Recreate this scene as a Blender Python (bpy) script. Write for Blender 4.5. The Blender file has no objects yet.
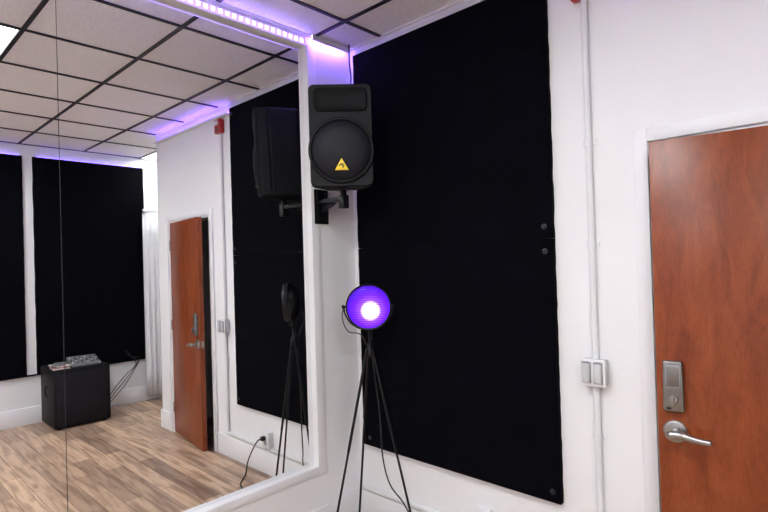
import bpy, bmesh, math, random
from mathutils import Vector, Matrix, Euler
random.seed(4)
S=2.3; H=0.70*S
def W(x,y,z): return Vector((x*S,y*S,z*S+H))
COL=bpy.context.scene.collection
# ------------------------------------------------ materials
def newmat(name):
    m=bpy.data.materials.new(name); m.use_nodes=True
    nt=m.node_tree; b=nt.nodes['Principled BSDF']
    return m,nt,b
def mat(name,col,rough=.5,metal=0,noise=0.0,nscale=30,bump=0.0,bscale=80,coat=0,emis=None,estr=0,spec=None):
    m,nt,b=newmat(name)
    b.inputs['Base Color'].default_value=(*col,1); b.inputs['Roughness'].default_value=rough
    b.inputs['Metallic'].default_value=metal; b.inputs['Coat Weight'].default_value=coat
    if spec is not None: b.inputs['Specular IOR Level'].default_value=spec
    tc=nt.nodes.new('ShaderNodeTexCoord')
    if noise:
        n=nt.nodes.new('ShaderNodeTexNoise'); n.inputs['Scale'].default_value=nscale; n.inputs['Detail'].default_value=4
        nt.links.new(tc.outputs['Object'],n.inputs['Vector'])
        r=nt.nodes.new('ShaderNodeValToRGB')
        r.color_ramp.elements[0].position=.3; r.color_ramp.elements[1].position=.7
        r.color_ramp.elements[0].color=(*[c*(1-noise) for c in col],1)
        r.color_ramp.elements[1].color=(*[min(1,c*(1+noise)) for c in col],1)
        nt.links.new(n.outputs['Fac'],r.inputs['Fac']); nt.links.new(r.outputs['Color'],b.inputs['Base Color'])
    if bump:
        n=nt.nodes.new('ShaderNodeTexNoise'); n.inputs['Scale'].default_value=bscale; n.inputs['Detail'].default_value=5
        nt.links.new(tc.outputs['Object'],n.inputs['Vector'])
        bp=nt.nodes.new('ShaderNodeBump'); bp.inputs['Strength'].default_value=bump; bp.inputs['Distance'].default_value=.01
        nt.links.new(n.outputs['Fac'],bp.inputs['Height']); nt.links.new(bp.outputs['Normal'],b.inputs['Normal'])
    if emis:
        b.inputs['Emission Color'].default_value=(*emis,1); b.inputs['Emission Strength'].default_value=estr
    return m
M={}
M['wall']=mat('white_wall_paint',(.82,.82,.83),.55,noise=.015,nscale=3,bump=.05,bscale=120)
M['trim']=mat('white_trim_paint',(.83,.83,.845),.4,noise=.01,nscale=5)
M['tile']=mat('acoustic_ceiling_tile',(.95,.905,.91),.9,noise=.08,nscale=70,bump=.35,bscale=200)
M['grid']=mat('dark_ceiling_grid',(.012,.012,.018),.5,noise=.1)
M['fab']=mat('black_acoustic_fabric',(.0014,.0014,.0032),.95,noise=.35,nscale=5,bump=.5,bscale=300,spec=.07)
M['fast']=mat('black_washer',(.010,.010,.014),.4,noise=.05)
M['blk']=mat('black_plastic',(.0040,.0040,.0055),.55,noise=.1,nscale=60,bump=.08,bscale=400,spec=.22)
M['blkm']=mat('black_metal',(.006,.006,.008),.4,metal=.2,noise=.1,spec=.35)
M['horn']=mat('matte_black_horn',(.003,.003,.004),.6,noise=.1,spec=.18)
M['yellow']=mat('yellow_badge',(.88,.62,.02),.4,noise=.02)
M['chrome']=mat('brushed_nickel',(.42,.41,.40),.30,metal=1,noise=.08,nscale=40)
M['lockm']=mat('dull_nickel_lock',(.27,.26,.25),.38,metal=1,noise=.12,nscale=40)
M['dark']=mat('painted_door_gap_shade',(.03,.03,.035),.8,noise=.1)  # near-black colour paints in the shade behind the ajar door
M['red']=mat('red_alarm_plastic',(.42,.015,.015),.4,noise=.05)
M['lensw']=mat('clear_strobe_lens',(.8,.8,.8),.15,noise=.02)
M['plate']=mat('white_plastic',(.78,.79,.80),.35,noise=.01)
M['cover']=mat('pale_grey_box_plastic',(.54,.56,.57),.35,noise=.02)
M['greyp']=mat('grey_outlet_plastic',(.36,.37,.38),.3,noise=.03)
M['slot']=mat('dark_slot',(.02,.02,.02),.6,noise=.05)
M['cable']=mat('black_rubber_cable',(.010,.010,.010),.5,noise=.1)
M['curt']=mat('white_curtain_cloth',(.80,.80,.83),.85,noise=.03,nscale=12,bump=.2,bscale=300)
M['mixer']=mat('grey_mixer_metal',(.16,.16,.17),.4,noise=.1)
M['paper']=mat('printed_paper',(.6,.56,.52),.6,noise=.35,nscale=35)
M['paperr']=mat('red_printed_paper',(.35,.16,.14),.6,noise=.5,nscale=25)
M['light']=mat('ceiling_light_diffuser',(.9,.9,.9),.5,emis=(.96,.985,1.0),estr=32)
M['alcovefill']=mat('added_alcove_fill_diffuser',(.9,.9,.9),.5,emis=(.96,.985,1.0),estr=13)  # emitter of the light added in the alcove
M['ledsoft']=mat('soft_purple_led_diffuser',(.5,.4,.8),.5,noise=.02,emis=(.20,.09,1.0),estr=24)
M['cornerfill']=mat('added_corner_violet_fill',(.5,.4,.8),.5,noise=.02,emis=(.22,.10,1.0),estr=150)  # added emitter for the violet wash in the corner
M['leddim']=mat('dim_purple_led_diffuser',(.5,.4,.8),.5,noise=.02,emis=(.18,.10,1.0),estr=8)
m,nt,b=newmat('silvered_mirror'); b.inputs['Base Color'].default_value=(.89,.90,.90,1); b.inputs['Metallic'].default_value=1; b.inputs['Roughness'].default_value=0.0
M['mirror']=m
M['medge']=mat('mirror_glass_edge',(.10,.14,.14),.2,noise=.05)
# wood door
m,nt,b=newmat('cherry_wood_veneer')
tc=nt.nodes.new('ShaderNodeTexCoord'); mp=nt.nodes.new('ShaderNodeMapping'); mp.inputs['Scale'].default_value=(7,7,1.8)
n=nt.nodes.new('ShaderNodeTexNoise'); n.inputs['Scale'].default_value=1.8; n.inputs['Detail'].default_value=10; n.inputs['Roughness'].default_value=.66; n.inputs['Distortion'].default_value=.8
r=nt.nodes.new('ShaderNodeValToRGB'); e=r.color_ramp.elements
e[0].position=.28; e[0].color=(.150,.028,.008,1); e[1].position=.76; e[1].color=(.35,.092,.028,1)
x=e.new(.5); x.color=(.245,.053,.015,1)
n2=nt.nodes.new('ShaderNodeTexNoise'); n2.inputs['Scale'].default_value=26; n2.inputs['Detail'].default_value=5; n2.inputs['Roughness'].default_value=.6
mp2=nt.nodes.new('ShaderNodeMapping'); mp2.inputs['Scale'].default_value=(8,8,1.2)
mx=nt.nodes.new('ShaderNodeMixRGB'); mx.blend_type='MULTIPLY'; mx.inputs['Fac'].default_value=.34
r2=nt.nodes.new('ShaderNodeValToRGB'); r2.color_ramp.elements[0].position=.36; r2.color_ramp.elements[0].color=(.45,.38,.36,1); r2.color_ramp.elements[1].position=.52
L=nt.links.new
L(tc.outputs['Object'],mp.inputs['Vector']);L(mp.outputs['Vector'],n.inputs['Vector']);L(n.outputs['Fac'],r.inputs['Fac'])
L(tc.outputs['Object'],mp2.inputs['Vector']);L(mp2.outputs['Vector'],n2.inputs['Vector']);L(n2.outputs['Fac'],r2.inputs['Fac'])
L(r.outputs['Color'],mx.inputs['Color1']);L(r2.outputs['Color'],mx.inputs['Color2']);L(mx.outputs['Color'],b.inputs['Base Color'])
b.inputs['Roughness'].default_value=.30; b.inputs['Specular IOR Level'].default_value=.4
M['wood']=m
# floor planks
m,nt,b=newmat('laminate_plank_floor'); L=nt.links.new
tc=nt.nodes.new('ShaderNodeTexCoord'); mp=nt.nodes.new('ShaderNodeMapping')
br=nt.nodes.new('ShaderNodeTexBrick'); br.inputs['Scale'].default_value=1; br.inputs['Brick Width'].default_value=1.1; br.inputs['Row Height'].default_value=.125
br.inputs['Mortar Size'].default_value=.0020; br.inputs['Color1'].default_value=(.70,.49,.335,1); br.inputs['Color2'].default_value=(.32,.215,.155,1); br.inputs['Mortar'].default_value=(.12,.075,.05,1)
br.offset=.37
mp2=nt.nodes.new('ShaderNodeMapping'); mp2.inputs['Scale'].default_value=(1.3,13,1)
n=nt.nodes.new('ShaderNodeTexNoise'); n.inputs['Scale'].default_value=2.0; n.inputs['Detail'].default_value=8; n.inputs['Distortion'].default_value=.5
r=nt.nodes.new('ShaderNodeValToRGB'); r.color_ramp.elements[0].position=.37; r.color_ramp.elements[0].color=(.38,.33,.30,1); r.color_ramp.elements[1].position=.58; r.color_ramp.elements[1].color=(1,1,1,1)
mx=nt.nodes.new('ShaderNodeMixRGB'); mx.blend_type='MULTIPLY'; mx.inputs['Fac'].default_value=.66
L(tc.outputs['Object'],mp.inputs['Vector']);L(mp.outputs['Vector'],br.inputs['Vector'])
L(tc.outputs['Object'],mp2.inputs['Vector']);L(mp2.outputs['Vector'],n.inputs['Vector']);L(n.outputs['Fac'],r.inputs['Fac'])
L(br.outputs['Color'],mx.inputs['Color1']);L(r.outputs['Color'],mx.inputs['Color2']);L(mx.outputs['Color'],b.inputs['Base Color'])
b.inputs['Roughness'].default_value=.36
M['floor']=m
# LED strip with small bright dots along its local X axis
m,nt,b=newmat('purple_led_strip'); L=nt.links.new
tc=nt.nodes.new('ShaderNodeTexCoord'); sp=nt.nodes.new('ShaderNodeSeparateXYZ'); L(tc.outputs['Object'],sp.inputs[0])
mu=nt.nodes.new('ShaderNodeMath'); mu.operation='MULTIPLY'; mu.inputs[1].default_value=1/.040; L(sp.outputs['X'],mu.inputs[0])
fr=nt.nodes.new('ShaderNodeMath'); fr.operation='FRACT'; L(mu.outputs[0],fr.inputs[0])
gt=nt.nodes.new('ShaderNodeMath'); gt.operation='LESS_THAN'; gt.inputs[1].default_value=.42; L(fr.outputs[0],gt.inputs[0])
ab=nt.nodes.new('ShaderNodeMath'); ab.operation='ABSOLUTE'; L(sp.outputs['Z'],ab.inputs[0])
lt=nt.nodes.new('ShaderNodeMath'); lt.operation='LESS_THAN'; lt.inputs[1].default_value=.0095; L(ab.outputs[0],lt.inputs[0])
an=nt.nodes.new('ShaderNodeMath'); an.operation='MULTIPLY'; L(gt.outputs[0],an.inputs[0]); L(lt.outputs[0],an.inputs[1])
mx=nt.nodes.new('ShaderNodeMixRGB'); mx.inputs['Color1'].default_value=(.42,.28,1.05,1); mx.inputs['Color2'].default_value=(9,6,32,1); L(an.outputs[0],mx.inputs['Fac'])
L(mx.outputs['Color'],b.inputs['Emission Color']); b.inputs['Emission Strength'].default_value=1.5
b.inputs['Base Color'].default_value=(.5,.45,.7,1)
M['led']=m
# lamp lens: bright core, violet body plus ribs (local XZ)
m,nt,b=newmat('purple_glowing_lens'); L=nt.links.new
tc=nt.nodes.new('ShaderNodeTexCoord'); ln=nt.nodes.new('ShaderNodeVectorMath'); ln.operation='LENGTH'
mp=nt.nodes.new('ShaderNodeMapping'); mp.inputs['Scale'].default_value=(1,0,1); mp.inputs['Location'].default_value=(-.010,0,.020)
L(tc.outputs['Object'],mp.inputs['Vector']); L(mp.outputs['Vector'],ln.inputs[0])
r=nt.nodes.new('ShaderNodeValToRGB'); e=r.color_ramp.elements
e[0].position=0; e[0].color=(1,1,1,1); e[1].position=1; e[1].color=(.020,.002,.14,1)
for p_,c_ in ((.19,(1,1,1,1)),(.28,(.50,.42,1,1)),(.40,(.12,.03,1,1)),(.62,(.065,.006,.75,1)),(.82,(.035,.003,.32,1))):
    x=e.new(p_); x.color=c_
sc=nt.nodes.new('ShaderNodeMath'); sc.operation='MULTIPLY'; sc.inputs[1].default_value=1/.145; L(ln.outputs['Value'],sc.inputs[0]); L(sc.outputs[0],r.inputs['Fac'])
wv=nt.nodes.new('ShaderNodeTexWave'); wv.bands_direction='Z'; wv.inputs['Scale'].default_value=24; L(tc.outputs['Object'],wv.inputs['Vector'])
wr=nt.nodes.new('ShaderNodeMapRange'); wr.inputs['To Min'].default_value=.5; wr.inputs['To Max'].default_value=1.2; L(wv.outputs['Fac'],wr.inputs['Value'])
m2=nt.nodes.new('ShaderNodeMath'); m2.operation='MULTIPLY'; m2.inputs[1].default_value=4.2; L(wr.outputs[0],m2.inputs[0])
L(r.outputs['Color'],b.inputs['Emission Color']); L(m2.outputs[0],b.inputs['Emission Strength']); b.inputs['Base Color'].default_value=(.01,.004,.03,1); b.inputs['Roughness'].default_value=.3; b.inputs['Specular IOR Level'].default_value=.1
M['lens']=m
# perforated grille
m,nt,b=newmat('perforated_black_grille'); L=nt.links.new
tc=nt.nodes.new('ShaderNodeTexCoord'); v=nt.nodes.new('ShaderNodeTexVoronoi'); v.inputs['Scale'].default_value=180; v.inputs['Randomness'].default_value=.1
r=nt.nodes.new('ShaderNodeValToRGB'); r.color_ramp.elements[0].position=.3; r.color_ramp.elements[0].color=(.001,.001,.002,1); r.color_ramp.elements[1].position=.45; r.color_ramp.elements[1].color=(.008,.008,.014,1)
L(tc.outputs['Object'],v.inputs['Vector']);L(v.outputs['Distance'],r.inputs['Fac']);L(r.outputs['Color'],b.inputs['Base Color']); b.inputs['Roughness'].default_value=.55; b.inputs['Specular IOR Level'].default_value=.25
M['grille']=m
# ------------------------------------------------ mesh builder
class MB:
    def __init__(s): s.bm=bmesh.new(); s.mats=[]
    def mi(s,m):
        if m not in s.mats: s.mats.append(m)
        return s.mats.index(m)
    def box(s,lo,hi,m='wall',bevel=0,seg=2):
        lo=Vector(lo);hi=Vector(hi);c=(lo+hi)/2;d=hi-lo
        t=bmesh.new(); bmesh.ops.create_cube(t,size=1)
        for v in t.verts: v.co=Vector((v.co.x*d.x,v.co.y*d.y,v.co.z*d.z))+c
        if bevel: bmesh.ops.bevel(t,geom=t.edges[:],offset=bevel,segments=seg,affect='EDGES',profile=.5)
        s.merge(t,m,False); return s
    def merge(s,t,m,smooth):
        t.normal_update(); mp={}; i=s.mi(m)
        for v in t.verts: mp[v]=s.bm.verts.new(v.co)
        for f in t.faces:
            try:
                g=s.bm.faces.new([mp[v] for v in f.verts]); g.material_index=i; g.smooth=smooth
            except ValueError: pass
        t.free()
    def prism(s,pts,z0,z1,m,bevel=0,axis='z',seg=3,smooth=False):
        t=bmesh.new()
        def mk(p,h):
            if axis=='z': return (p[0],p[1],h)
            if axis=='y': return (p[0],h,p[1])
            return (h,p[0],p[1])
        a=[t.verts.new(mk(p,z0)) for p in pts]; b=[t.verts.new(mk(p,z1)) for p in pts]; n=len(pts)
        t.faces.new(a); t.faces.new(b)
        for i in range(n): t.faces.new([a[i],a[(i+1)%n],b[(i+1)%n],b[i]])
        bmesh.ops.recalc_face_normals(t,faces=t.faces)
        if bevel: bmesh.ops.bevel(t,geom=t.edges[:],offset=bevel,segments=seg,affect='EDGES',profile=.5)
        s.merge(t,m,smooth); return s
    def cyl(s,p0,p1,r0,r1=None,m='blk',n=24,smooth=True):
        p0=Vector(p0);p1=Vector(p1); r1=r0 if r1 is None else r1
        return s.tube([p0,p1],[r0,r1],m,n,smooth)
    def tube(s,pts,r,m='cable',n=10,smooth=True):
        pts=[Vector(p) for p in pts]; rs=r if isinstance(r,(list,tuple)) else [r]*len(pts)
        d0=(pts[1]-pts[0]).normalized(); ref=Vector((0,0,1)) if abs(d0.z)<.9 else Vector((1,0,0))
        nx=d0.cross(ref).normalized(); rings=[]; t=bmesh.new()
        for i,p in enumerate(pts):
            d=(pts[min(i+1,len(pts)-1)]-pts[max(i-1,0)]).normalized()
            nx=(nx-d*nx.dot(d)).normalized(); ny=d.cross(nx)
            rings.append([t.verts.new(p+(nx*math.cos(2*math.pi*k/n)+ny*math.sin(2*math.pi*k/n))*rs[i]) for k in range(n)])
        for a,b in zip(rings,rings[1:]):
            for k in range(n): t.faces.new([a[k],a[(k+1)%n],b[(k+1)%n],b[k]])
        t.faces.new(rings[0][::-1]); t.faces.new(rings[-1])
        bmesh.ops.recalc_face_normals(t,faces=t.faces)
        s.merge(t,m,smooth); return s
    def lathe(s,prof,m,center=(0,0,0),axis='y',n=48,smooth=True):
        c=Vector(center); t=bmesh.new(); rings=[]
        for (r,h) in prof:
            ring=[]
            for k in range(n):
                a=2*math.pi*k/n; u=r*math.cos(a); w=r*math.sin(a)
                p={'y':Vector((u,h,w)),'z':Vector((u,w,h)),'x':Vector((h,u,w))}[axis]
                ring.append(t.verts.new(p+c))
            rings.append(ring)
        for a,b in zip(rings,rings[1:]):
            for k in range(n): t.faces.new([a[k],a[(k+1)%n],b[(k+1)%n],b[k]])
        if prof[0][0]>1e-5: t.faces.new(rings[0])
        if prof[-1][0]>1e-5: t.faces.new(rings[-1])
        bmesh.ops.remove_doubles(t,verts=t.verts,dist=1e-6)
        bmesh.ops.recalc_face_normals(t,faces=t.faces)
        s.merge(t,m,smooth); return s
    def ball(s,c,r,m,n=16):
        t=bmesh.new(); bmesh.ops.create_uvsphere(t,u_segments=n,v_segments=n//2,radius=r)
        for v in t.verts: v.co+=Vector(c)
        s.merge(t,m,True); return s
    def build(s,name,parent=None,loc=(0,0,0),rot=(0,0,0),**kw):
        me=bpy.data.meshes.new(name); s.bm.to_mesh(me); s.bm.free()
        for m in s.mats: me.materials.append(M[m])
        try: me.set_sharp_from_angle(angle=math.radians(40))
        except Exception: pass
        o=bpy.data.objects.new(name,me); COL.objects.link(o)
        o.location=loc; o.rotation_euler=rot
        if parent: o.parent=parent
        for k,v in kw.items(): o[k]=v
        return o
def empty(name,loc,rot=(0,0,0),label=None,category=None,**kw):
    o=bpy.data.objects.new(name,None); COL.objects.link(o); o.location=loc; o.rotation_euler=rot; o.empty_display_size=.05
    if label: o['label']=label
    if category: o['category']=category
    for k,v in kw.items(): o[k]=v
    return o
def smooth(pts,n=8):
    pts=[Vector(p) for p in pts]; P=[pts[0]*2-pts[1]]+pts+[pts[-1]*2-pts[-2]]; out=[]
    for i in range(1,len(P)-2):
        for k in range(n):
            t=k/n; a,b,c,d=P[i-1],P[i],P[i+1],P[i+2]
            out.append(.5*((2*b)+(-a+c)*t+(2*a-5*b+4*c-d)*t*t+(-a+3*b-3*c+d)*t**3))
    out.append(pts[-1]); return out
# ------------------------------------------------ room dimensions
B=1.0*S; XL=-1.057*S; XM=-1.074*S; XR=1.63; XE=.168*S; YA=1.62*S; YF=-1.5*S
ZC=.587*S+H; T=.12
hx=.0522*S; DW=.3347*S; ALPHA=math.radians(8); DZ=.188*S+H
def st(mb,name,**kw): return mb.build(name,kind='structure',**kw)
mb=MB(); mb.box((XL-.3,YF-T,-.1),(XR+T,YA+T,0),'floor'); st(mb,'floor')
mb=MB(); mb.box((XL-.3,YF-T,ZC),(XR+T,YA+T,ZC+.1),'tile'); st(mb,'ceiling')
ox0=hx-DW-.028; ox1=hx+.025; oz=DZ+.025
mb=MB()
mb.box((XL-.3,B,0),(ox0,B+T,ZC)); mb.box((ox1,B,0),(XE,B+T,ZC)); mb.box((ox0,B,oz),(ox1,B+T,ZC)); 
mb.box((XE-.1,B+T,0),(XE,YA,ZC))
st(mb,'wall_back')
mb=MB(); mb.box((ox0-.15,B+T+.9,0),(XE-.1,B+T+1.0,ZC),'dark'); mb.box((ox0-.25,B+T,0),(ox0-.15,B+T+1.0,ZC),'dark'); st(mb,'wall_closet')  # shade of the space behind the door is put into the colour
mb=MB(); mb.box((XE-.1,YA,0),(XR+T,YA+T,ZC)); st(mb,'wall_alcove')
mb=MB(); mb.box((XR,YF-T,0),(XR+T,YA,ZC)); st(mb,'wall_right')
mb=MB(); mb.box((XL-.3,YF-T,0),(XR,YF,ZC)); st(mb,'wall_front')
my1=.850*S; my0=-1.32*S; mz0=-.5194*S+H; mz1=.5595*S+H
mb=MB()
mb.box((XL-.3,my1,0),(XL,B,ZC)); mb.box((XL-.3,YF,0),(XL,my0,ZC)); mb.box((XL-.3,my0,0),(XL,my1,mz0)); mb.box((XL-.3,my0,mz1),(XL,my1,ZC))
mb.box((XL-.3,my0,mz0),(XM-.012,my1,mz1))
st(mb,'wall_left')
ys=[my1,.288*S,-.262*S,-.80*S,my0]
for i in range(4):
    y1=ys[i];y0=ys[i+1]
    mb=MB(); c=Vector((XM-.003,(y0+y1)/2,(mz0+mz1)/2)); hy=(y1-y0)/2-.0012; hz=(mz1-mz0)/2
    mb.box((-.009,-hy,-hz),(.003,hy,hz),'mirror')
    mb.mi('medge')
    o=mb.build('wall_mirror',loc=c,label='large frameless sheet of mirror glass set against the white wall',category='mirror',group='mirror sheets along the wall')
    for p in o.data.polygons:
        if p.normal.x<.9: p.material_index=1
mb=MB(); tw=.028*S
mb.box((XL,my1,mz0-.05),(XL+.005,my1+tw,mz1+.01),'trim',.001); mb.box((XL,my0,mz0-.05),(XL+.005,my1,mz0),'trim',.001)
st(mb,'trim_1')
bh=.078*S
def bbprof(mb,lo,hi): mb.box(lo,hi,'trim',.004)
mb=MB(); bbprof(mb,(XL,B-.016,0),(ox0-.06,B,bh)); bbprof(mb,(ox1+.06,B-.016,0),(XE+.016,B,bh)); bbprof(mb,(XE,B,0),(XE+.016,YA,bh)); st(mb,'baseboard_back')
mb=MB(); bbprof(mb,(XL,YF,0),(XL+.016,B-.016,bh)); st(mb,'baseboard_left')
mb=MB(); bbprof(mb,(XR-.016,YF,0),(XR,YA,bh)); st(mb,'baseboard_right')
mb=MB(); a=.022
mb.box((XL,B-a,ZC-.006),(XE,B,ZC),'trim'); mb.box((XL,YF,ZC-.006),(XL+a,B-a,ZC),'trim'); mb.box((XR-a,YF,ZC-.006),(XR,YA,ZC),'trim'); st(mb,'trim_2')
gm=.27*S; gy=[.868*S+gm*k for k in range(-9,4)]; gx=[-.929*S+gm*k for k in range(0,7)]
mb=MB(); w=.011
for y in gy:
    if YF<y<YA:
        x0=XL+a if y<B else XE
        mb.box((x0,y-w,ZC-.008),(XR-a,y+w,ZC-.0005),'grid')
for x in gx:
    if x<XR-.04: mb.box((x-w,YF,ZC-.0075),(x+w,(B-a) if x<XE else YA,ZC-.0005),'grid')
st(mb,'trim_3')
def panel(ix,iy,xm=None,mt='light'):
    x0=gx[ix]+w;x1=(gx[ix+1]-w) if xm is None else xm; y0=gy[iy]+w; y1=gy[iy+1]-w; q=.008
    c=Vector(((x0+x1)/2,(y0+y1)/2,ZC-.008)); e=empty('ceiling_light_panel',c,label='flat white square light panel set into the ceiling grid',category='ceiling light',group='ceiling light panels')
    hx_,hy_=(x1-x0)/2,(y1-y0)/2
    m_=MB(); 
    for lo,hi in (((-hx_,-hy_,0),(-hx_+q,hy_,.008)),((hx_-q,-hy_,0),(hx_,hy_,.008)),((-hx_+q,-hy_,0),(hx_-q,-hy_+q,.008)),((-hx_+q,hy_-q,0),(hx_-q,hy_,.008))): m_.box(lo,hi,'trim')
    m_.build('frame',parent=e)
    m_=MB(); m_.box((-hx_+q,-hy_+q,.002),(hx_-q,hy_-q,.007),mt); m_.build('diffuser',parent=e)
k0=[i for i,y in enumerate(gy) if y<.07*S][-1]
panel(1,k0); panel(4,k0); panel(1,k0-3); panel(4,k0-3)
panel(5,k0+4,xm=XR-.03,mt='alcovefill')  # unseen light added to brighten the alcove and curtain
# ------------------------------------------------ LED strips
def led(p0,p1,lab,mt,hh_=.011,dd=.006,g='purple led strips under the ceiling'):
    p0=Vector(p0);p1=Vector(p1);Ln=(p1-p0).length; c=(p0+p1)/2; ang=math.atan2((p1-p0).y,(p1-p0).x)
    mb=MB(); mb.box((-Ln/2,-dd,-hh_),(Ln/2,dd,hh_),mt)
    return mb.build('led_strip',loc=c,rot=(0,0,ang),label=lab,category='led strip',group=g)
px0=-1.032*S; px1=-.4716*S; zs=.036*S+H; zt=.5614*S+H; zb=-.4925*S+H; th=.03; yf=B-th
zt2=.533*S+H; zb2=-.475*S+H
led((XL+.0065,YF+.05,mz1+.018),(XL+.0065,my1-.03,mz1+.018),'glowing purple dotted LED strip above the wall mirror','led',.017)
zl=.550*S+H
mb=MB(); mb.box((px1+.03,B-.032,zl-.010),(XE,B,zl),'trim',.002); mb.box((px1+.03,B-.032,zl),(XE,B-.028,zl+.010),'trim',.001); st(mb,'trim_4')  # ledge added to hide the strip so only its glow shows
led((px1+.04,B-.016,zl+.003),(XE-.01,B-.016,zl+.003),'purple LED strip lying in an added white ledge on the wall','ledsoft',.0028,.006)
# added corner valance hiding an added strip that washes the wall violet
mb=MB(); mb.box((XL+.046,my1+.01,ZC-.040),(XL+.048,B-.035,ZC-.006),'trim'); mb.box((XL+.022,my1+.01,ZC-.009),(XL+.046,B-.035,ZC-.006),'trim'); st(mb,'trim_5')
led((XL+.034,my1+.02,ZC-.0125),(XL+.034,B-.045,ZC-.0125),'added violet fill strip hidden behind a small added white ceiling valance','cornerfill',.0025,.006)
led((XR-.012,.10*S,zt2+.003),(XR-.012,.60*S,zt2+.003),'dim purple LED strip lying on top of a black panel','leddim',.0028,.006)
led((XR-.012,.67*S,zt2+.003),(XR-.012,1.14*S,zt2+.003),'dim purple LED strip lying on top of a black panel','leddim',.0028,.006)
# thin black support batten under the panels of the opposite wall
mb=MB(); mb.box((XR-.030,.07*S,zb2-.012),(XR,1.16*S,zb2),'fab'); st(mb,'trim_6')
# ------------------------------------------------ acoustic panels (boards with slightly wavy cloth edges)
def apanel(lo,hi,face,lab,fast):
    lo=Vector(lo);hi=Vector(hi);c=(lo+hi)/2;c.z=lo.z
    e=empty('acoustic_panel',c,label=lab,category='acoustic panel',group='black acoustic panels')
    L0=lo-c;L1=hi-c; A=0 if face=='y' else 1; D=1-A
    N=36; t=bmesh.new(); rings=[]; ph=random.random()*6
    front,back=(L0[D],L1[D])
    for i in range(N+1):
        z=L0.z+(L1.z-L0.z)*i/N
        wl=.0028*math.sin(i*.55+ph)+.0015*math.sin(i*1.7+ph); wr=.0028*math.sin(i*.48+ph+2)+.0015*math.sin(i*1.5+ph)
        ring=[]
        for (s_,dd) in ((L0[A]+abs(wl),back),(L0[A]+abs(wl),front+.004),(L0[A]+abs(wl)+.004,front),(L1[A]-abs(wr)-.004,front),(L1[A]-abs(wr),front+.004),(L1[A]-abs(wr),back)):
            p=Vector((0,0,z)); p[A]=s_; p[D]=dd; ring.append(t.verts.new(p))
        rings.append(ring)
    for a_,b_ in zip(rings,rings[1:]):
        for k in range(6): t.faces.new([a_[k],a_[(k+1)%6],b_[(k+1)%6],b_[k]])
    t.faces.new(rings[0]); t.faces.new(rings[-1]); bmesh.ops.recalc_face_normals(t,faces=t.faces)
    mb=MB(); mb.merge(t,'fab',False); mb.build('fabric_board',parent=e)
    for f in fast:
        mb=MB(); f=Vector(f)-c
        mb.lathe([(0,-.006),(.005,-.006),(.007,-.002),(.014,-.001),(.014,0.001)],'fast',center=f,axis=face,n=20)
        mb.build('fastener',parent=e)
apanel((px0,yf,zs+.0008),(px1,B,zt),'y','tall black fabric acoustic panel, upper half, on the white wall',[(px1-.04,yf,zs+.055),(px1-.04,yf,zt-.05)])
apanel((px0,yf,zb),(px1,B,zs-.0008),'y','tall black fabric acoustic panel, lower half, on the white wall',[(px1-.04,yf,zs-.06),(px1-.04,yf,zb+.05),(px0+.06,yf,zb+.05)])
apanel((XR-.032,.652*S,zb2),(XR-.002,1.155*S,zt2),'x','black fabric acoustic panel on the wall behind the black cabinet',[])
apanel((XR-.032,.08*S,zb2),(XR-.002,.612*S,zt2),'x','black fabric acoustic panel hung beside a narrow white wall gap',[])
# ------------------------------------------------ door
e=empty('door_1',(hx,B,0),kind='structure')
mb=MB(); X0=ox0-hx; X1=ox1-hx
cw=.050
mb.box((X0,-.004,0),(X0+.022,T,oz),'trim'); mb.box((X1-.022,-.004,0),(X1,T,oz),'trim'); mb.box((X0+.022,-.004,oz-.022),(X1-.022,T,oz),'trim')
mb.box((X0-cw,-.018,0),(X0+.004,0,oz+cw),'trim',.003); mb.box((X1-.004,-.018,0),(X1+cw,0,oz+cw),'trim',.003); mb.box((X0+.004,-.018,oz-.004),(X1-.004,0,oz+cw),'trim',.003)
mb.box((X0+.022,.05,0),(X0+.036,.07,oz-.022),'trim'); mb.box((X0+.036,.05,oz-.036),(X1-.022,.07,oz-.022),'trim')
mb.build('door_frame',parent=e)
mb=MB(); mb.box((-DW,0,.012),(0,.042,DZ),'wood',.002); leaf=mb.build('door_leaf',parent=e,rot=(0,0,ALPHA),label='cherry wood slab door standing slightly ajar')
for hz in (.25,1.05,DZ-.22):
    mb=MB(); mb.cyl((0.004,-.004,hz-.05),(.004,-.004,hz+.05),.0065,m='chrome',n=12); mb.build('hinge',parent=leaf)
lz=H-.3015*.962*S-.012; kz=H-.2218*.962*S-.014
lx=-(DW-.058)
mb=MB()
mb.lathe([(0,-.012),(.030,-.012),(.040,-.008),(.043,0)],'chrome',center=(lx,0,lz),axis='y')
mb.cyl((lx,-.008,lz),(lx,-.06,lz),.014,.013,'chrome')
pts=smooth([(lx-.006,-.056,lz),(lx+.03,-.060,lz+.003),(lx+.065,-.058,lz-.006),(lx+.112,-.050,lz-.012)],6)
mb.tube(pts,[.0165-.005*i/(len(pts)-1) for i in range(len(pts))],'chrome',14); mb.ball(pts[-1],.0115,'chrome'); mb.ball(pts[0],.0165,'chrome')
mb.build('lever_handle',parent=leaf,label='brushed nickel lever handle on round rose')
mb=MB()
mb.prism([(lx-.033,kz-.095),(lx+.033,kz-.095),(lx+.036,kz-.085),(lx+.033,kz+.095),(lx-.033,kz+.095),(lx-.036,kz-.085)],-.026,0,'lockm',.006,axis='y')
mb.box((lx-.024,-.0275,kz-.004),(lx+.024,-.0255,kz+.080),'greyp',.0008)
mb.box((lx-.021,-.0300,kz+.000),(lx+.021,-.0270,kz+.076),'lockm',.002)
mb.lathe([(0,-.032),(.015,-.032),(.018,-.026)],'chrome',center=(lx,0,kz-.046),axis='y')
mb.box((lx-.0045,-.050,kz-.066),(lx+.0045,-.030,kz-.026),'chrome',.002)
mb.box((lx-.024,-.0272,kz-.088),(lx-.008,-.025,kz-.078),'slot')
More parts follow.
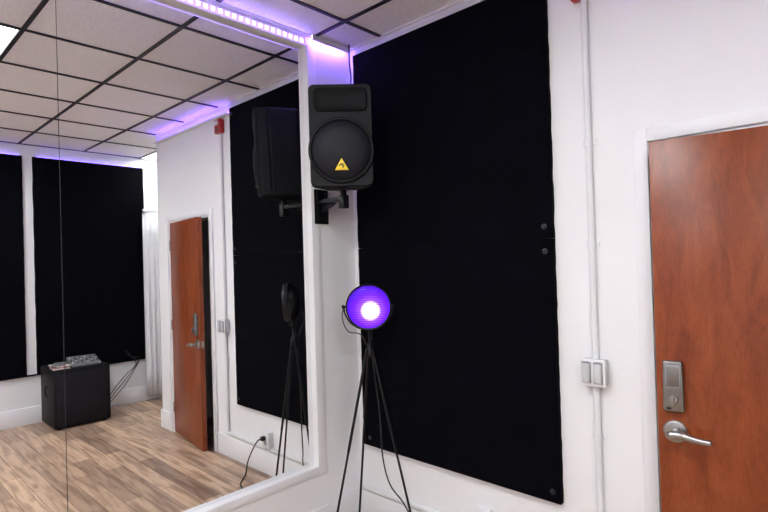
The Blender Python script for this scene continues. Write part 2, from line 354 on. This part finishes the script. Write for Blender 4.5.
mb.build('keypad_lock',parent=leaf,label='dull nickel rectangular electronic deadbolt')
mb=MB(); mb.box((-DW-.0015,.008,lz-.03),(-DW+.002,.034,lz+.03),'chrome',.001); mb.build('latch_plate',parent=leaf)
# ------------------------------------------------ conduit, outlets, alarm
def sockets(mb,cx,d_):
    for s_ in (-1,1):
        mb.box((cx-.008,-d_-.0106,s_*.018-.005),(cx-.005,-d_-.0095,s_*.018+.005),'slot'); mb.box((cx+.005,-d_-.0106,s_*.018-.005),(cx+.008,-d_-.0095,s_*.018+.005),'slot')
xb=-.4022*S+.012; zb_=-.2219*S+H+.004
e=empty('outlet_box',(xb,B,zb_),label='pale grey surface-mounted box with two flip covers on the conduit',category='electrical outlet')
mb=MB(); mb.box((-.050,-.045,-.054),(.050,0,.054),'cover',.005); mb.build('box_body',parent=e)
mb=MB(); mb.box((-.054,-.054,-.059),(.054,-.045,.059),'plate',.004); mb.build('cover_plate',parent=e)
for s_ in (-1,1):
    mb=MB(); cx=s_*.0250
    mb.box((cx-.0195,-.060,-.046),(cx+.0195,-.053,.046),'greyp',.002)
    mb.box((cx-.0165,-.068,-.042),(cx+.0165,-.058,.040),'cover',.005,3)
    mb.cyl((cx-.014,-.062,.046),(cx+.014,-.062,.046),.0035,m='greyp',n=10)
    mb.build('flip_cover',parent=e)
za=.50*S+H
cr=.0135
mb=MB(); mb.cyl((xb,B-cr,zb_+.056),(xb,B-cr,za-.032),cr,m='plate',n=16); 
for zz in (.55,1.0): 
    z_=zb_+zz; mb.cyl((xb,B-cr-.001,z_-.02),(xb,B-cr-.001,z_+.02),cr+.003,m='plate',n=16); mb.box((xb-.03,B-.005,z_-.012),(xb+.03,B,z_+.012),'plate',.001)
mb.build('conduit',label='thin white round conduit running up to the fire alarm',category='conduit')
mb=MB(); mb.cyl((xb,B-cr-.003,bh+.038),(xb,B-cr-.003,zb_-.056),cr,m='plate',n=16)
z_=zb_-.28; mb.cyl((xb,B-cr-.001,z_-.02),(xb,B-cr-.001,z_+.02),cr+.003,m='plate',n=16); mb.box((xb-.03,B-.005,z_-.012),(xb+.03,B,z_+.012),'plate',.001)
mb.build('conduit',label='thin white round conduit running down to the baseboard',category='conduit')
oxx=-.655*S; ozz=-.580*S+H
mb=MB(); mb.box((XL+.01,B-.024,bh+.012),(oxx-.04,B,bh+.036),'plate',.004); mb.box((oxx+.04,B-.024,bh+.012),(xb+.014,B,bh+.036),'plate',.004); mb.build('wire_raceway',label='white plastic cable raceway above the baseboard',category='cable raceway')
e=empty('outlet_box',(oxx,B,ozz),label='small white outlet box above the baseboard, black plug inserted',category='electrical outlet')
mb=MB(); mb.box((-.038,-.04,-.058),(.038,0,.058),'plate',.004); mb.build('box_body',parent=e)
mb=MB(); mb.box((-.042,-.046,-.062),(.042,-.04,.062),'plate',.003); mb.build('cover_plate',parent=e)
mb=MB(); mb.box((-.0175,-.050,-.034),(.0175,-.045,.034),'greyp',.002); sockets(mb,0,.04); mb.build('socket',parent=e)
e=empty('power_plug',(oxx,B-.051,ozz+.018),label='black power plug with cord hanging to the floor',category='power plug')
mb=MB(); mb.box((-.016,-.03,-.015),(.016,.0,.015),'cable',.004); mb.build('plug_body',parent=e)
fz=.005-ozz-.018
mb=MB(); mb.tube(smooth([(0,-.028,0),(.01,-.055,-.01),(.05,-.075,-.08),(.11,-.08,-.18),(.13,-.09,fz+.01),(.10,-.13,fz),(.02,-.20,fz),(-.10,-.24,fz),(-.3,-.26,fz)]),.005,'cable',8); mb.build('cord',parent=e)
e=empty('fire_alarm',(xb+.0,B,za),label='red wall fire alarm with clear strobe lens',category='fire alarm')
mb=MB(); mb.box((-.048,-.045,-.03),(.048,0,.085),'red',.006); mb.build('alarm_housing',parent=e)
mb=MB(); mb.box((-.028,-.058,.035),(.028,-.044,.070),'lensw',.006); mb.build('strobe_lens',parent=e)
mb=MB(); 
for k in range(5): mb.box((-.028,-.047,-.02+k*.009),(.028,-.0445,-.016+k*.009),'slot')
mb.build('sounder_grille',parent=e)
# ------------------------------------------------ loudspeaker
sp=W(-.951,.867,.300)
SR=Euler((math.radians(2),0,math.radians(46)))
e=empty('loudspeaker',sp,rot=SR,label='black wall-mounted PA loudspeaker with round woofer grille',category='loudspeaker')
hw=.168; hh=.272; dp=.13
def arcpts(cx,cy,r,a0,a1,n=6): return [(cx+r*math.cos(math.radians(a0+(a1-a0)*k/n)),cy+r*math.sin(math.radians(a0+(a1-a0)*k/n))) for k in range(n+1)]
plan=arcpts(-hw+.03,-dp+.03,.03,180,270)+arcpts(hw-.03,-dp+.03,.03,270,360)+arcpts(hw-.022,-.05,.02,0,40)+arcpts(.065,.100,.035,40,90)+arcpts(-.065,.100,.035,90,140)+arcpts(-hw+.022,-.05,.02,140,180)
mb=MB(); mb.prism(plan,-hh,hh,'blk',.014,seg=4); mb.build('cabinet',parent=e)
def rr(w_,h_,r=.02,n=8):
    return arcpts(w_-r,h_-r,r,0,90,n)+arcpts(-w_+r,h_-r,r,90,180,n)+arcpts(-w_+r,-h_+r,r,180,270,n)+arcpts(w_-r,-h_+r,r,270,360,n)
def stack(mb,rings_,m,cz=0,cap=True,smoothf=True):
    t=bmesh.new(); rs=[]
    for (w_,h_,r,y) in rings_: rs.append([t.verts.new((p[0],y,p[1]+cz)) for p in rr(w_,h_,r)])
    for a_,b_ in zip(rs,rs[1:]):
        n_=len(a_)
        for k in range(n_): t.faces.new([a_[k],a_[(k+1)%n_],b_[(k+1)%n_],b_[k]])
    if cap: t.faces.new(rs[-1])
    bmesh.ops.recalc_face_normals(t,faces=t.faces); mb.merge(t,m,smoothf)
fy=-dp-.006; wz=-.082
mb=MB(); stack(mb,[(hw+.001,hh+.001,.030,-dp+.02),(hw+.003,hh+.003,.031,-dp+.004),(hw-.002,hh-.002,.029,fy-.001),(hw-.010,hh-.010,.025,fy)],'blk'); mb.build('front_baffle',parent=e)
mb=MB(); mb.lathe([(.178,.004),(.178,-.008),(.172,-.015),(.164,-.015),(.160,-.009),(.158,-.004)],'blk',center=(0,fy,wz),n=72); mb.build('woofer_ring',parent=e)
mb=MB(); mb.lathe([(.161,-.006),(.156,-.012),(.11,-.024),(.06,-.031),(0,-.033)],'grille',center=(0,fy,wz),n=72); mb.build('woofer_grille',parent=e)
mb=MB()
stack(mb,[(.144,.062,.030,fy+.002),(.144,.062,.030,fy-.010),(.137,.056,.026,fy-.013),(.122,.044,.020,fy-.007),(.080,.032,.016,fy-.003),(.032,.020,.012,fy-.002),(.018,.018,.012,fy-.001)],'horn',cz=.190)
mb.build('horn',parent=e)
by=fy-.040
tri=[(-.037,-.192),(.037,-.192),(0,-.128)]
e2=MB(); e2.prism(tri,by+.002,by+.022,'yellow',.0015,axis='y'); badge=e2.build('logo_badge',parent=e,label='yellow triangle badge with black ear symbol')
mb=MB()
arc=[(math.cos(a)*.0115,by+.002,math.sin(a)*.0115-.170) for a in [math.radians(-70+i*25) for i in range(11)]]
mb.tube(arc,.0024,'slot',8); arc=[(math.cos(a)*.005,by+.002,math.sin(a)*.005-.169) for a in [math.radians(-90+i*24) for i in range(11)]]
mb.tube(arc,.0018,'slot',8); mb.build('ear_symbol',parent=badge)
for sx in (-1,1):
    mb=MB(); mb.lathe([(0,.002),(.040,.002),(.046,.006),(.052,.002),(.052,-.01)],'horn',axis='x',n=28)
    o=mb.build('side_handle',parent=e,loc=(sx*.123,.024,.03)); o.scale=(sx,1,1); o.rotation_euler=(0,0,sx*math.radians(28))
mb=MB(); mb.box((-.06,.133,-.12),(.06,.142,.08),'horn',.003)
for k in range(4): mb.cyl((-.035+.022*k,.140,.04),(-.035+.022*k,.151,.04),.007,m='chrome',n=12)
mb.build('rear_panel',parent=e)
# bracket
bY=.883*S; bz=sp.z-hh-.040
e=empty('speaker_bracket',(XL,bY,bz),label='black steel wall bracket holding the loudspeaker',category='wall bracket')
dx=sp.x-XL; dy=sp.y-bY
mb=MB(); mb.box((0,-.055,-.145),(.010,.050,.06),'blkm',.002); mb.box((.010,-.040,-.13),(.022,-.028,.05),'blkm',.001); mb.box((.010,.024,-.13),(.022,.036,.05),'blkm',.001)
for k in (-.11,-.04,.035): mb.cyl((.008,-.002,k),(.016,-.002,k),.008,m='blkm',n=10)
mb.build('wall_plate',parent=e)
mb=MB()
mb.prism([(.010,-.03),(.010,.03),(dx-.01,dy+.018),(dx+.015,dy),(dx-.01,dy-.018)],-.030,-.004,'blkm',.003)
mb.prism([(.010,-.08),(.010,-.030),(dx*.6,-.030)],-.008,.008,'blkm',.001,axis='y')
mb.build('arm',parent=e)
mb=MB(); mb.box((dx-.022,dy-.022,-.075),(dx+.022,dy+.022,.0),'blkm',.004); mb.cyl((dx,dy,-.0),(dx,dy,.029),.0175,m='blkm'); mb.box((dx-.05,dy-.05,.029),(dx+.05,dy+.05,.035),'blkm',.002); mb.build('pole_mount',parent=e)
# speaker cable
RM=SR.to_matrix()
def spl(x,y,z): return sp+RM@Vector((x,y,z))
mb=MB(); c0=Vector((XL+.075,B-.07,ZC-.002))
mb.tube(smooth([c0,c0+Vector((.0,.0,-.12)),c0+Vector((.0,.005,-.24)),spl(.0,.19,.20),spl(0,.185,.08),spl(-.01,.155,.04)]),.0045,'cable',8)
mb.build('speaker_cable',label='black cable dropping from the ceiling to the loudspeaker',category='cable')
# ------------------------------------------------ tripod studio lamp
lp=W(-.920,.911,-.1095)
e=empty('tripod_lamp',(lp.x,lp.y,0),label='black tripod studio spotlight glowing purple',category='tripod lamp')
F0=Vector((-.687,.7264,0)); R0=Vector((.7264,.687,0)); UZ=Vector((0,0,1))
zh=H-.222*S; rad=.285; hub=Vector((0,0,zh))
for (c_r,c_f) in ((-.87,-.5),(.87,-.5),(-.36,.50)):
    d=R0*c_r+F0*c_f
    mb=MB(); p0=hub+d*.018+Vector((0,0,.01)); p1=d*rad+Vector((0,0,.012)); mid=p0.lerp(p1,.5)
    mb.tube([p0,mid],.0080,'blkm',14); mb.tube([mid,p1],.0065,'blkm',14); mb.lathe([(.0,0),(.013,0),(.013,.02),(.0075,.025)],'blk',center=(p1.x,p1.y,0),axis='z',n=14)
    mb.build('leg',parent=e)
mb=MB(); mb.lathe([(0,-.03),(.016,-.03),(.022,-.015),(.022,.015),(.014,.03),(.011,.05),(0,.05)],'blkm',center=hub,axis='z',n=24); mb.build('hub',parent=e)
hz=lp.z; th_=math.radians(46)
mb=MB(); mb.cyl(hub+Vector((0,0,.03)),(0,0,hz-.130),.008,m='blkm'); mb.build('pole',parent=e)
head=bpy.data.objects.new('lamp_head',None); COL.objects.link(head); head.parent=e; head.location=(0,0,hz); head.rotation_euler=(math.radians(2),0,th_); head.empty_display_size=.05
mb=MB(); mb.lathe([(.119,-.034),(.120,-.047),(.125,-.049),(.128,-.045),(.128,-.014),(.120,-.008),(.112,.012),(.085,.032),(.05,.040),(0,.042)],'blkm',n=56)
mb.build('housing',parent=head)
mb=MB(); mb.lathe([(.120,-.040),(.112,-.048),(.09,-.054),(.05,-.059),(0,-.061)],'lens',n=56); mb.build('lens',parent=head)
mb=MB(); 
arc=[(.139*math.cos(a_),0,.136*math.sin(a_)) for a_ in [math.radians(180+i*7.5) for i in range(25)]]
mb.tube(arc,.0045,'blkm',10)
mb.cyl((-.142,0,0),(-.122,0,0),.007,m='blkm',n=14); mb.cyl((.122,0,0),(.142,0,0),.007,m='blkm',n=14)
mb.cyl((-.150,0,0),(-.139,0,0),.011,m='blk',n=10)
mb.build('yoke',parent=head)
def o3(r_,f_,z_): return R0*r_+F0*f_+UZ*z_
mb=MB(); mb.tube(smooth([o3(.02,.05,hz-.03),o3(.02,.07,hz-.12),o3(.01,.03,zh+.0),o3(.045,.03,.75),o3(.055,.03,.50),o3(.09,.03,.34),o3(.16,.02,.24),o3(.24,.03,.10),o3(.34,.03,.006),o3(.50,-.0,.006)]),.0042,'cable',8)
mb.tube(smooth([o3(-.06,.03,hz+.02),o3(-.135,.02,hz-.005),o3(-.150,.0,hz-.07),o3(-.115,-.01,hz-.14),o3(-.05,.0,zh+.10),o3(-.012,.0,zh+.03)]),.003,'cable',8)
mb.build('power_cord',parent=e)
# ------------------------------------------------ black cabinet (seen in the mirror)
ct=W(.585,.778,-.70)
e=empty('subwoofer_cabinet',ct,label='black carpeted loudspeaker cabinet standing on the plank floor',category='speaker cabinet')
hxs=.24;hys=.265;hgt=.60
mb=MB(); mb.box((-hxs,-hys,.02),(hxs,hys,hgt),'blk',.01); mb.build('cabinet',parent=e)
mb=MB(); mb.box((-hxs-.008,-hys+.03,.05),(-hxs+.002,hys-.03,hgt-.04),'grille',.003); mb.build('front_grille',parent=e)
for a_ in (-1,1):
    for b_ in (-1,1):
        mb=MB(); mb.cyl((a_*.19,b_*.21,0),(a_*.19,b_*.21,.022),.02,m='blk'); mb.build('foot',parent=e)
mb=MB(); mb.tube(smooth([(-.02,-hys-.0,.42),(-.02,-hys-.02,.41),(-.02,-hys-.02,.33),(-.02,-hys,.32)],5),.006,'blkm',8); mb.build('handle',parent=e)
e=empty('audio_mixer',(ct.x-.02,ct.y+.075,hgt),rot=(0,0,math.radians(6)),label='dark grey audio mixer resting on the black cabinet',category='audio mixer')
mb=MB(); mb.prism([(-.14,0),(.14,0),(.14,.075),(-.14,.025)],-.14,.14,'mixer',.004,axis='y')
mb.build('mixer_body',parent=e)
for i in range(4):
    for j in range(6):
        x_=-.09+i*.05; y_=-.12+j*.048; z_=.025+(x_+.14)/.28*.05
        mb=MB(); mb.cyl((x_,y_,z_-.002),(x_,y_,z_+.012),.007,m='paper' if (i*2+j)%3==0 else 'blk',n=10); mb.build('knob',parent=e)
mb=MB()
for k,(w_,l_,a_,mm_) in enumerate(((.11,.075,0,'paper'),(.105,.07,.2,'paperr'),(.10,.065,-.25,'paper'),(.09,.06,.35,'mixer'))):
    t=bmesh.new(); bmesh.ops.create_cube(t,size=1)
    for v in t.verts:
        q=Vector((v.co.x*2*w_,v.co.y*2*l_,0)); q.rotate(Euler((0,0,a_))); v.co=Vector((q.x,q.y,.006+k*.012+v.co.z*.0115))
    mb.merge(t,mm_,False)
mb.build('magazine',loc=(ct.x-.07,ct.y-.165,hgt),rot=(0,0,.1),label='small messy stack of printed papers on the black cabinet',category='magazine')
mb=MB(); yw=ct.y+hys
for k in range(3):
    mb.tube(smooth([(XR-.04,1.04*S,.66-.03*k),(XR-.05,1.07*S,.56),(XR-.045,(1.09+.01*k)*S,.46+.03*k),(XR-.05,1.04*S,.36-.05*k),(XR-.09,.98*S,.24-.05*k),(XR-.14,yw+.10,.12-.03*k),(XR-.20,yw+.05,.012+.009*k),(XR-.30,yw+.04,.008+.009*k)]),.0045,'cable',8)
mb.build('cable_bundle',label='loose black cables draped from wall to floor beside black cabinet',category='cable')
# ------------------------------------------------ curtain and rod
zr=.304*S+H
e=empty('curtain_rod',(XR,1.30*S,zr),label='white curtain rod with ball finial beside the panel',category='curtain rod')
mb=MB(); mb.cyl((-.09,-.145*S,0),(-.09,.28*S,0),.010,m='trim'); mb.build('rod',parent=e)
mb=MB(); mb.ball((-.09,-.145*S-.02,0),.026,'trim'); mb.build('finial',parent=e)
for yy in (-.13*S,.25*S):
    mb=MB(); mb.cyl((-.09,yy,0),(0,yy,0),.007,m='trim'); mb.cyl((-.008,yy,0),(0,yy,0),.022,m='trim'); mb.build('rod_bracket',parent=e)
mb=MB(); t=bmesh.new(); N=110; rows=[]
y0=1.135*S;y1=1.50*S
for j in range(9):
    zf=j/8; z=zr-.030-(zr-.030-.06)*zf; row=[]
    for i in range(N+1):
        u=i/N; row.append(t.verts.new((XR-.09+math.sin(u*13*2*math.pi)*(.008+.014*zf)+.004*math.sin(u*23+3*zf), y0+(y1-y0)*u-.01*zf*math.sin(u*5),z)))
    rows.append(row)
for a_,b_ in zip(rows,rows[1:]):
    for i in range(N): t.faces.new([a_[i],a_[i+1],b_[i+1],b_[i]])
mb.merge(t,'curt',True); o=mb.build('curtain',label='white fabric curtain hanging in soft vertical folds',category='curtain')
sm=o.modifiers.new('s','SOLIDIFY'); sm.thickness=.002
# ------------------------------------------------ camera
f,yaw,pitch,roll=524.37,.7578,.0098,-.0297
Fv=Vector((-math.sin(yaw)*math.cos(pitch),math.cos(yaw)*math.cos(pitch),math.sin(pitch)))
Rv=Vector((math.cos(yaw),math.sin(yaw),0)); Uv=Rv.cross(Fv)
R=Rv*math.cos(roll)+Uv*math.sin(roll); U=-Rv*math.sin(roll)+Uv*math.cos(roll)
cam=bpy.data.cameras.new('camera'); co=bpy.data.objects.new('camera',cam); COL.objects.link(co)
cam.sensor_width=36; cam.lens=f/768*36; cam.clip_start=.02
co.matrix_world=Matrix(((R.x,U.x,-Fv.x,0),(R.y,U.y,-Fv.y,0),(R.z,U.z,-Fv.z,H),(0,0,0,1)))
bpy.context.scene.camera=co
w_=bpy.data.worlds.new('world'); bpy.context.scene.world=w_; w_.use_nodes=True
w_.node_tree.nodes['Background'].inputs[0].default_value=(.02,.02,.03,1)
vs=bpy.context.scene.view_settings; vs.view_transform='Standard'; vs.exposure=0
